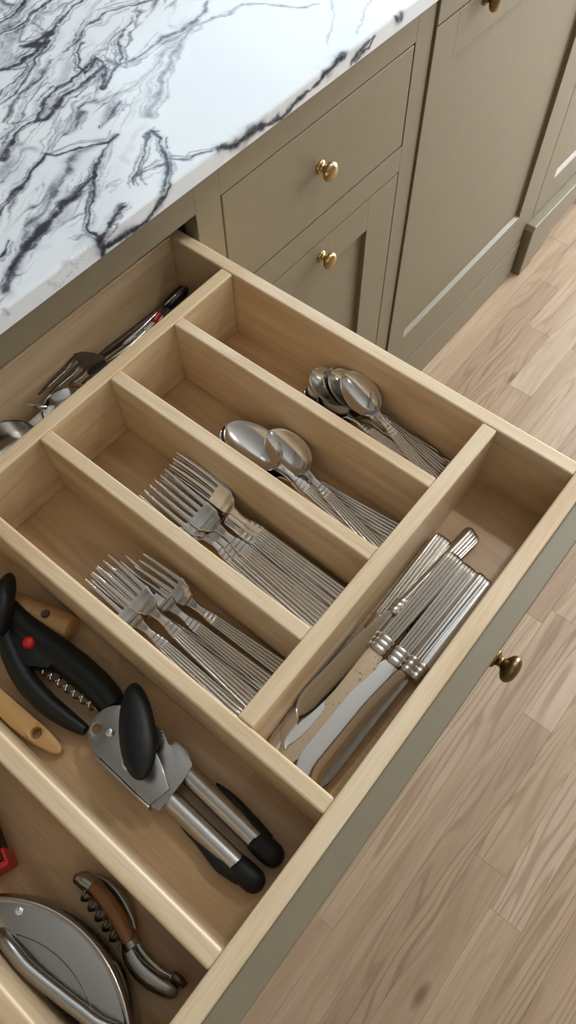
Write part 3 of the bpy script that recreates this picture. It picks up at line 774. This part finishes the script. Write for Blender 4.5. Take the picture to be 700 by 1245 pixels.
part('folded_edge', plate_me(ol([(-.4185, -.281), (-.4165, -.279), (-.4170, -.341), (-.4190, -.341)]), .012, .0255, bev=.0005), STEELD, co)
part('rivet', lathe_me([(.0004, .0285), (.0024, .0283), (.0034, .0276), (.0038, .0262), (.0038, .0245), (.0004, .0245)], 20), CHROME, co).location = lp(-.3975, -.2785, 0)
part('pivot_disc', lathe_me([(.0004, .0264), (.0062, .0264), (.0068, .0260), (.0068, .0250), (.0004, .0250)], 24), STEEL, co).location = lp(-.4030, -.307, 0)
gear = [((.0105 if k % 2 else .0088) * math.cos(2 * math.pi * k / 40), (.0105 if k % 2 else .0088) * math.sin(2 * math.pi * k / 40)) for k in range(40)]
part('gear_wheel', plate_me(gear, .0285, .0320, bev=0), DKSTEEL, co).location = lp(-.381, -.307, 0)
part('spindle', lathe_me([(.0004, .020), (.005, .020), (.005, .045), (.0004, .045)], 16), STEEL, co).location = lp(-.383, -.302, 0)
bm = bmesh.new(); bmesh.ops.create_uvsphere(bm, u_segments=36, v_segments=20, radius=1)
for v in bm.verts:
    tp = 1 - .10 * v.co.y; v.co = Vector((v.co.x * .0140 * tp, v.co.y * .0370, v.co.z * .0085 * (1 + .15 * v.co.y ** 2)))
tk = part('turning_knob', from_bm(bm, True), BLACK, co)
p1, p2 = un(162, 830, 'z', B + .050), un(172, 949, 'z', B + .050); mc = (p1 + p2) / 2
tk.location = lp(mc.x, mc.y, .050); tk.rotation_euler = (0, 0, math.atan2(p1.y - p2.y, p1.x - p2.x) - math.pi / 2)

# ---------------------------------------------------------------- black corkscrew with red button
cs = empty('black_corkscrew', (-.395, -.20, B), 'black plastic corkscrew with red button and steel spiral', 'corkscrew')
def lq(x, y, z): return (x + .395, y + .20, z)
pts = smooth_path([lq(-.386, -.128, .020), lq(-.398, -.150, .019), lq(-.4105, -.185, .017), lq(-.4135, -.215, .015), lq(-.4115, -.240, .013), lq(-.4085, -.258, .012)], 7)
part('side_arm', tube_me(pts, [.0075 + .0020 * math.sin(math.pi * i / (len(pts) - 1)) - .0035 * (i / (len(pts) - 1)) ** 4 for i in range(len(pts))], 16), BLACK, cs)
pts = smooth_path([lq(-.380, -.132, .020), lq(-.3815, -.155, .018), lq(-.3795, -.190, .016), lq(-.3775, -.220, .0145), lq(-.3785, -.250, .0135), lq(-.3820, -.2625, .0135)], 7)
part('body', tube_me(pts, [.0110 + .0025 * math.sin(math.pi * i / (len(pts) - 1)) for i in range(len(pts))], 18, flat=.85), BLACK, cs)
part('bridge', plate_me([(x + .395, y + .20) for x, y in [(-.372, -.135), (-.392, -.132), (-.405, -.158), (-.403, -.185), (-.394, -.200), (-.378, -.200)]], .010, .0245, bev=.003), BLACK, cs)
bt = part('button', lathe_me([(.0004, .0065), (.0030, .0060), (.0050, .0040), (.0056, .0015), (.0056, 0), (.0004, 0)], 24), RED, cs); bt.location = lq(-.3885, -.172, .0245)
n = 96; sp = [lq(-.3965 + .0035 * math.cos(i * 2 * math.pi / 14) + .0055 * i / n, -.193 - .058 * i / n, .014 + .0035 * math.sin(i * 2 * math.pi / 14)) for i in range(n + 1)]
part('spiral', tube_me(sp, .0011, 8), STEEL, cs)
pts = smooth_path([lq(-.357, -.116, .034), lq(-.363, -.121, .036), lq(-.374, -.128, .036), lq(-.388, -.138, .033), lq(-.398, -.142, .026)], 6)
part('lever', tube_me(pts, [.0012 + .0085 * math.sin(math.pi * min(1, (i + .3) / 14) * .5) for i in range(len(pts))], 16), BLACK, cs)

# ---------------------------------------------------------------- wooden handles
wh = empty('wooden_handled_brush', (-.36, -.15, B), 'pale turned wooden handle with a hanging hole beside the black corkscrew', 'kitchen tool')
ax0, ax1 = Vector((-.3562, -.1850, B + .0120)), Vector((-.3822, -.0900, B + .0125))
ring = []
Ld = (ax1 - ax0).length
prf = [(.0004, 0), (.0085, 0), (.0108, .0012), (.0116, .004), (.0118, .020), (.0117, .0365), (.0109, .0375), (.0116, .0390), (.0112, .055), (.0102, .080), (.0096, .0985), (.0004, .0985)]
hb = link_mesh('handle', lathe_me(prf, 32, 'Y', 35), OAKH, wh, (0, 0, 0), False)
hb.location = ax0 - Vector((-.36, -.15, B)); hb.rotation_euler = (0, 0, math.atan2(ax1.y - ax0.y, ax1.x - ax0.x) - math.pi / 2)
part('hole_shade_disc', lathe_me([(.0004, .0119), (.0036, .0119), (.0040, .0122), (.0036, .0108), (.0004, .0100)], 20), DKSTEEL, hb).location = (.0, .0235, 0)  # dark disc laid on the handle as the shade inside its hole
hb.children[0].data.materials[0] = DARKW
wp = empty('wooden_spoon', (-.435, -.2, B), 'yellow wooden spoon handle with a hole by the bare divider', 'wooden spoon')
L_, R_ = [], []
for y, xc, hw in [(-.2535, -.4330, .0008), (-.2520, -.4331, .0030), (-.2485, -.4334, .0048), (-.243, -.4338, .0060), (-.232, -.4348, .0078), (-.220, -.4358, .0087), (-.205, -.4366, .0090), (-.190, -.4370, .0086), (-.170, -.4368, .0074), (-.150, -.4360, .0062), (-.125, -.435, .0060)]:
    L_.append((xc - hw + .435, y + .2)); R_.append((xc + hw + .435, y + .2))
for a in range(1, 12):   # spoon bowl beyond the frame
    t = math.pi * a / 12; L_.append((-.0020 - .0075 * math.sin(t), .075 + .048 * a / 12)); R_.append((.0020 + .0180 * math.sin(t), .075 + .048 * a / 12))
part('handle', plate_me(R_ + L_[::-1], .0010, .0105, [(-.4352 + .435, -.2265 + .2, .0044)], bev=.0026), BAMB, wp)

# ---------------------------------------------------------------- waiter's corkscrew
wc = empty('waiter_corkscrew', (-.487, -.385, B), 'steel folding corkscrew with brown wooden inlay and dark spiral', 'corkscrew')
def wv(px, py, z):
    q = un(px, py, 'z', B + z); return (q.x + .487, q.y + .385, z)
pts = smooth_path([wv(91, 1068, .011), wv(104, 1071, .012), wv(122, 1085, .012), wv(140, 1108, .012), wv(153, 1133, .012), wv(163, 1152, .012)], 7)
part('frame', tube_me(pts, [.0032 + .0032 * min(1, i / 6) for i in range(len(pts))], 16, flat=1.1), STEELD, wc)
pts = smooth_path([wv(112, 1076, .0175), wv(126, 1090, .0185), wv(141, 1112, .0185), wv(152, 1133, .0180), wv(157, 1144, .0170)], 7)
part('inlay', tube_me(pts, [.0036 + .0022 * math.sin(math.pi * (i + 3) / (len(pts) + 5)) for i in range(len(pts))], 14, flat=.7), INLAY, wc)
pts = smooth_path([wv(116, 1064, .009), wv(134, 1074, .010), wv(150, 1093, .010), wv(161, 1116, .010), wv(166, 1135, .009)], 7)
part('foil_blade', tube_me(pts, [.0012 + .0022 * math.sin(math.pi * i / (len(pts) - 1)) for i in range(len(pts))], 12, flat=1.6), STEELD, wc)
pts = smooth_path([wv(158, 1142, .011), wv(160, 1160, .010), wv(172, 1178, .009), wv(190, 1193, .0085), wv(208, 1203, .008), wv(216, 1206, .008)], 7)
part('lever', tube_me(pts, [.0054 + .0020 * math.sin(math.pi * i / (len(pts) - 1)) - .0025 * (i / (len(pts) - 1)) ** 5 for i in range(len(pts))], 16, flat=.8), STEELD, wc)
pts = smooth_path([wv(163, 1139, .014), wv(174, 1158, .0135), wv(190, 1175, .013), wv(206, 1186, .012), wv(213, 1188, .012)], 6)
part('lever_rib', tube_me(pts, .0024, 10), STEELD, wc)
pts = smooth_path([wv(160, 1150, .0165), wv(172, 1166, .0160), wv(190, 1181, .0150), wv(205, 1188, .0145)], 6)
part('slot_shade_strip', tube_me(pts, .0008, 8), DKSTEEL, wc)  # thin dark strip on the lever stands in for shade in its slot
pts = [wv(210, 1184, .013), wv(218, 1191, .012), wv(225, 1199, .011)]
part('lever_hinge', tube_me(pts, [.0026, .0030, .0024], 10), DKSTEEL, wc)
a0, a1 = Vector(wv(102, 1083, .012)), Vector(wv(150, 1150, .012)); dv = a1 - a0; sd = Vector((-dv.y, dv.x, 0)).normalized(); n = 110
sp = [a0 + dv * (i / n) + sd * (.0042 * math.cos(i * 2 * math.pi / 20)) + Vector((0, 0, .0042 * math.sin(i * 2 * math.pi / 20))) for i in range(n + 1)]
part('spiral', tube_me(sp, [.0013 if i < n - 12 else .0013 * (n - i + 2) / 14 for i in range(n + 1)], 8), DKSTEEL, wc)

# ---------------------------------------------------------------- half-moon steel cutter
hm = empty('half_moon_cutter', (-.53, -.37, B), 'half-moon polished steel cutter with tubular handle beside the folding corkscrew', 'cutter')
def hl_(x, y): return (x + .53, y + .37)
R0, cx, cy = .105, -.6085, -.3680
def seg_out(R, xch, ylim=.0775):
    p = []
    a = math.acos(max(-1, min(1, (xch - cx) / R)))
    for i in range(41):
        t = -a + 2 * a * i / 40; p.append(hl_(cx + R * math.cos(t), cy + R * math.sin(t)))
    return p
part('plate', plate_me(seg_out(R0 - .0005, -.5415), .0290, .0315, bev=.0006), STEELD, hm)
rings = []
for i in range(49):
    t = -.80 + 1.60 * i / 48; c_, s_ = math.cos(t), math.sin(t)
    rings.append([(cx + .53 + r * c_, cy + .37 + r * s_, z) for r, z in ((R0 - .003, .0318), (R0 - .0012, .0328), (R0 + .0008, .0318), (R0 + .0028, .0240), (R0 + .0034, .0120), (R0 + .0022, .0008), (R0 - .0006, .0008), (R0 + .0012, .0120), (R0 + .0002, .0240), (R0 - .003, .0295))])
part('curved_rim', rings_me(rings, sharp=60), STEELD, hm)
rings = []
for i in range(41):
    t = -.62 + 1.1 * i / 40; c_, s_ = math.cos(t), math.sin(t); rr = R0 - .021
    rings.append([(cx + .53 + r * c_, cy + .37 + r * s_, z) for r, z in ((rr - .0004, .0314), (rr - .0004, .0319), (rr + .0004, .0319), (rr + .0004, .0314))])
part('score_line', rings_me(rings), DKSTEEL, hm)
part('rivet', lathe_me([(.0004, .0330), (.0020, .0328), (.0028, .0322), (.0028, .0312), (.0004, .0312)], 18), CHROME, hm).location = Vector(un(23, 1108, 'z', B + .032)) - Vector((-.53, -.37, B + .0))- Vector((0, 0, .032))
tp = [un(px, py, 'z', B + z) for px, py, z in ((-34, 1176, .026), (-14, 1166, .036), (8, 1166, .040), (34, 1180, .041), (70, 1208, .041), (100, 1231, .041), (122, 1247, .041))]
pts = smooth_path([(max(q.x, -.5405) + .53, q.y + .37, q.z - B) for q in tp] + [(.008, -.0690, .039), (.004, -.0715, .030)], 7)
part('tube_handle', tube_me(pts, .0050, 18), STEELD, hm)

# ---------------------------------------------------------------- black and red tool
br = empty('black_red_tool', (-.4915, -.2350, B), 'black box-shaped tool with red end corner lying behind the steel cutter', 'tool')
br.rotation_euler = (0, 0, math.radians(-20))
part('body', box_me(.030, .110, .020, .004, 3), BLACK, br).location = (-.016, .003, .0105)
part('bumper', box_me(.0325, .0052, .0212, .0022, 3), RED, br).location = (-.016, -.0535, .0112)
part('bumper', box_me(.0034, .013, .0212, .0015, 3), RED, br).location = (-.0007, -.0490, .0112)

# ---------------------------------------------------------------- utensils in the narrow rear compartment
g = 'utensils in the rear compartment'
sf = empty('serving_fork', (-.15, -.015, B), 'large dark serving fork with slotted head behind the cross divider', 'serving fork', g)
def rq(px, py, z):
    q = un(px, py, 'z', B + z); return q - Vector((-.15, -.015, B))
hd = [(96, 431), (116, 431), (131, 440), (118, 452), (93, 479)]
z = .038
tn = [((92, 434), (47, 480)), ((100, 441), (60, 478)), ((108, 447), (84, 469)), ((116, 453), (100, 467))]
hp = [rq(*p, z) for p in ((89, 431), (99, 428), (113, 429), (128, 434), (134, 437), (130, 443), (121, 455), (114, 461), (100, 448))]
part('head', plate_me([(p.x, p.y) for p in hp], z - .0010, z + .0010, bev=.0004), DKSTEEL, sf)
for a, b in tn:
    p, q = rq(*a, z), rq(*b, z + .004)
    part('tine', tube_me([p, p.lerp(q, .4) - Vector((0, 0, .001)), p.lerp(q, .75), q], [.0034, .0032, .0026, .0012], 10, flat=.35), DKSTEEL, sf)
pts = smooth_path([rq(128, 438, z), rq(140, 431, z + .003), rq(158, 418, z + .004), rq(178, 398, z), rq(196, 384, z - .006)], 7)
part('handle', tube_me(pts, [.0036 + .0022 * i / 28 for i in range(len(pts))], 14, flat=.5), STEELH, sf)
def rear(name, label, cat, pts, r, mat, flat=1.0, pn='handle'):
    o0 = un(*pts[len(pts) // 2][:2], 'z', B + pts[len(pts) // 2][2]); o0.z = B
    e = empty(name, o0, label, cat, g)
    P = smooth_path([un(p[0], p[1], 'z', B + p[2]) - o0 for p in pts], 6)
    rr = [r * min(1, .35 + (i + 1) / 5, .35 + (len(P) - i) / 5) for i in range(len(P))]
    part(pn, tube_me(P, rr, 14, flat=flat), mat, e); settle(e, (LX, 0, BDR, .0228)); return e, o0
e, o0 = rear('paring_knife', 'small knife with black riveted handle in the rear compartment', 'knife', [(226, 350, .034), (214, 361, .034), (201, 374, .033)], .0068, BLACK, .8)
part('tang', tube_me([un(225, 348, 'z', B + .040) - o0, un(200, 371, 'z', B + .040) - o0], .0012, 8), STEEL, e)
bl = [un(*p, 'z', B + .034) - o0 for p in ((202, 368), (206, 378), (175, 403), (152, 422), (147, 421))]
part('blade', plate_me([(p.x, p.y) for p in bl], .0335, .0350, bev=.0003), DKSTEEL, e)
e, o0 = rear('wooden_chopstick_bundle', 'slim dark wooden stick lying along the drawer back', 'stick', [(112, 432, .012), (165, 392, .014), (218, 349, .016)], .0042, DARKW)
e, o0 = rear('steel_skewer', 'bright slim steel rod crossing the rear compartment', 'skewer', [(149, 419, .044), (172, 399, .045), (192, 379, .045)], .0016, CHROME, 1.0, 'rod')
e, o0 = rear('red_tipped_spreader', 'short spreader with red collar and pale blade in the rear compartment', 'spreader', [(186, 392, .040), (190, 386, .040), (194, 380, .040)], .0034, RED)
part('blade', tube_me([un(186, 391, 'z', B + .040) - o0, un(176, 401, 'z', B + .040) - o0, un(168, 408, 'z', B + .039) - o0], [.003, .0042, .0018], 12, flat=.35), WHITEP, e)
# measuring cup
q = Vector((-.2035, -.0218, B))
mc_ = empty('measuring_cup', (q.x, q.y, B), 'small shiny steel measuring cup with a thin handle in the rear compartment', 'measuring cup', g)
pr = [(.0004, .0025), (.012, .0035), (.0190, .0085), (.0232, .020), (.0245, .0345), (.0256, .0350), (.0242, .020), (.0198, .0075), (.012, .0015), (.0004, .0010)]
part('bowl', lathe_me(pr, 36), CHROME, mc_)
hp_ = [un(*p, 'z', B + .036) - Vector((q.x, q.y, B)) for p in ((57, 496), (44, 494), (29, 491))]
part('handle', tube_me(hp_, .0021, 12), CHROME, mc_)
e_ = un(10, 545, 'z', B + .040); e_.y = max(e_.y, -.0165)
ld = empty('steel_ladle', (e_.x, e_.y, B), 'wide steel ladle bowl at the end of the rear compartment', 'ladle', g)
pr = [(.0004, .012), (.012, .0125), (.022, .018), (.0285, .028), (.0310, .0405), (.0320, .0410), (.0296, .028), (.0228, .0170), (.012, .0112), (.0004, .0105)]
part('bowl', lathe_me(pr, 36), STEEL, ld)
part('handle', tube_me(smooth_path([(-.030, .004, .040), (-.06, .006, .046), (-.12, .008, .042)], 6), .0036, 12, flat=.5), STEEL, ld)
e, o0 = rear('plastic_scoop', 'pale plastic scoop handle between the ladle and the measuring cup', 'scoop', [(34, 521, .030), (44, 512, .032), (53, 504, .030), (64, 494, .022)], .0050, WHITEP, .5)
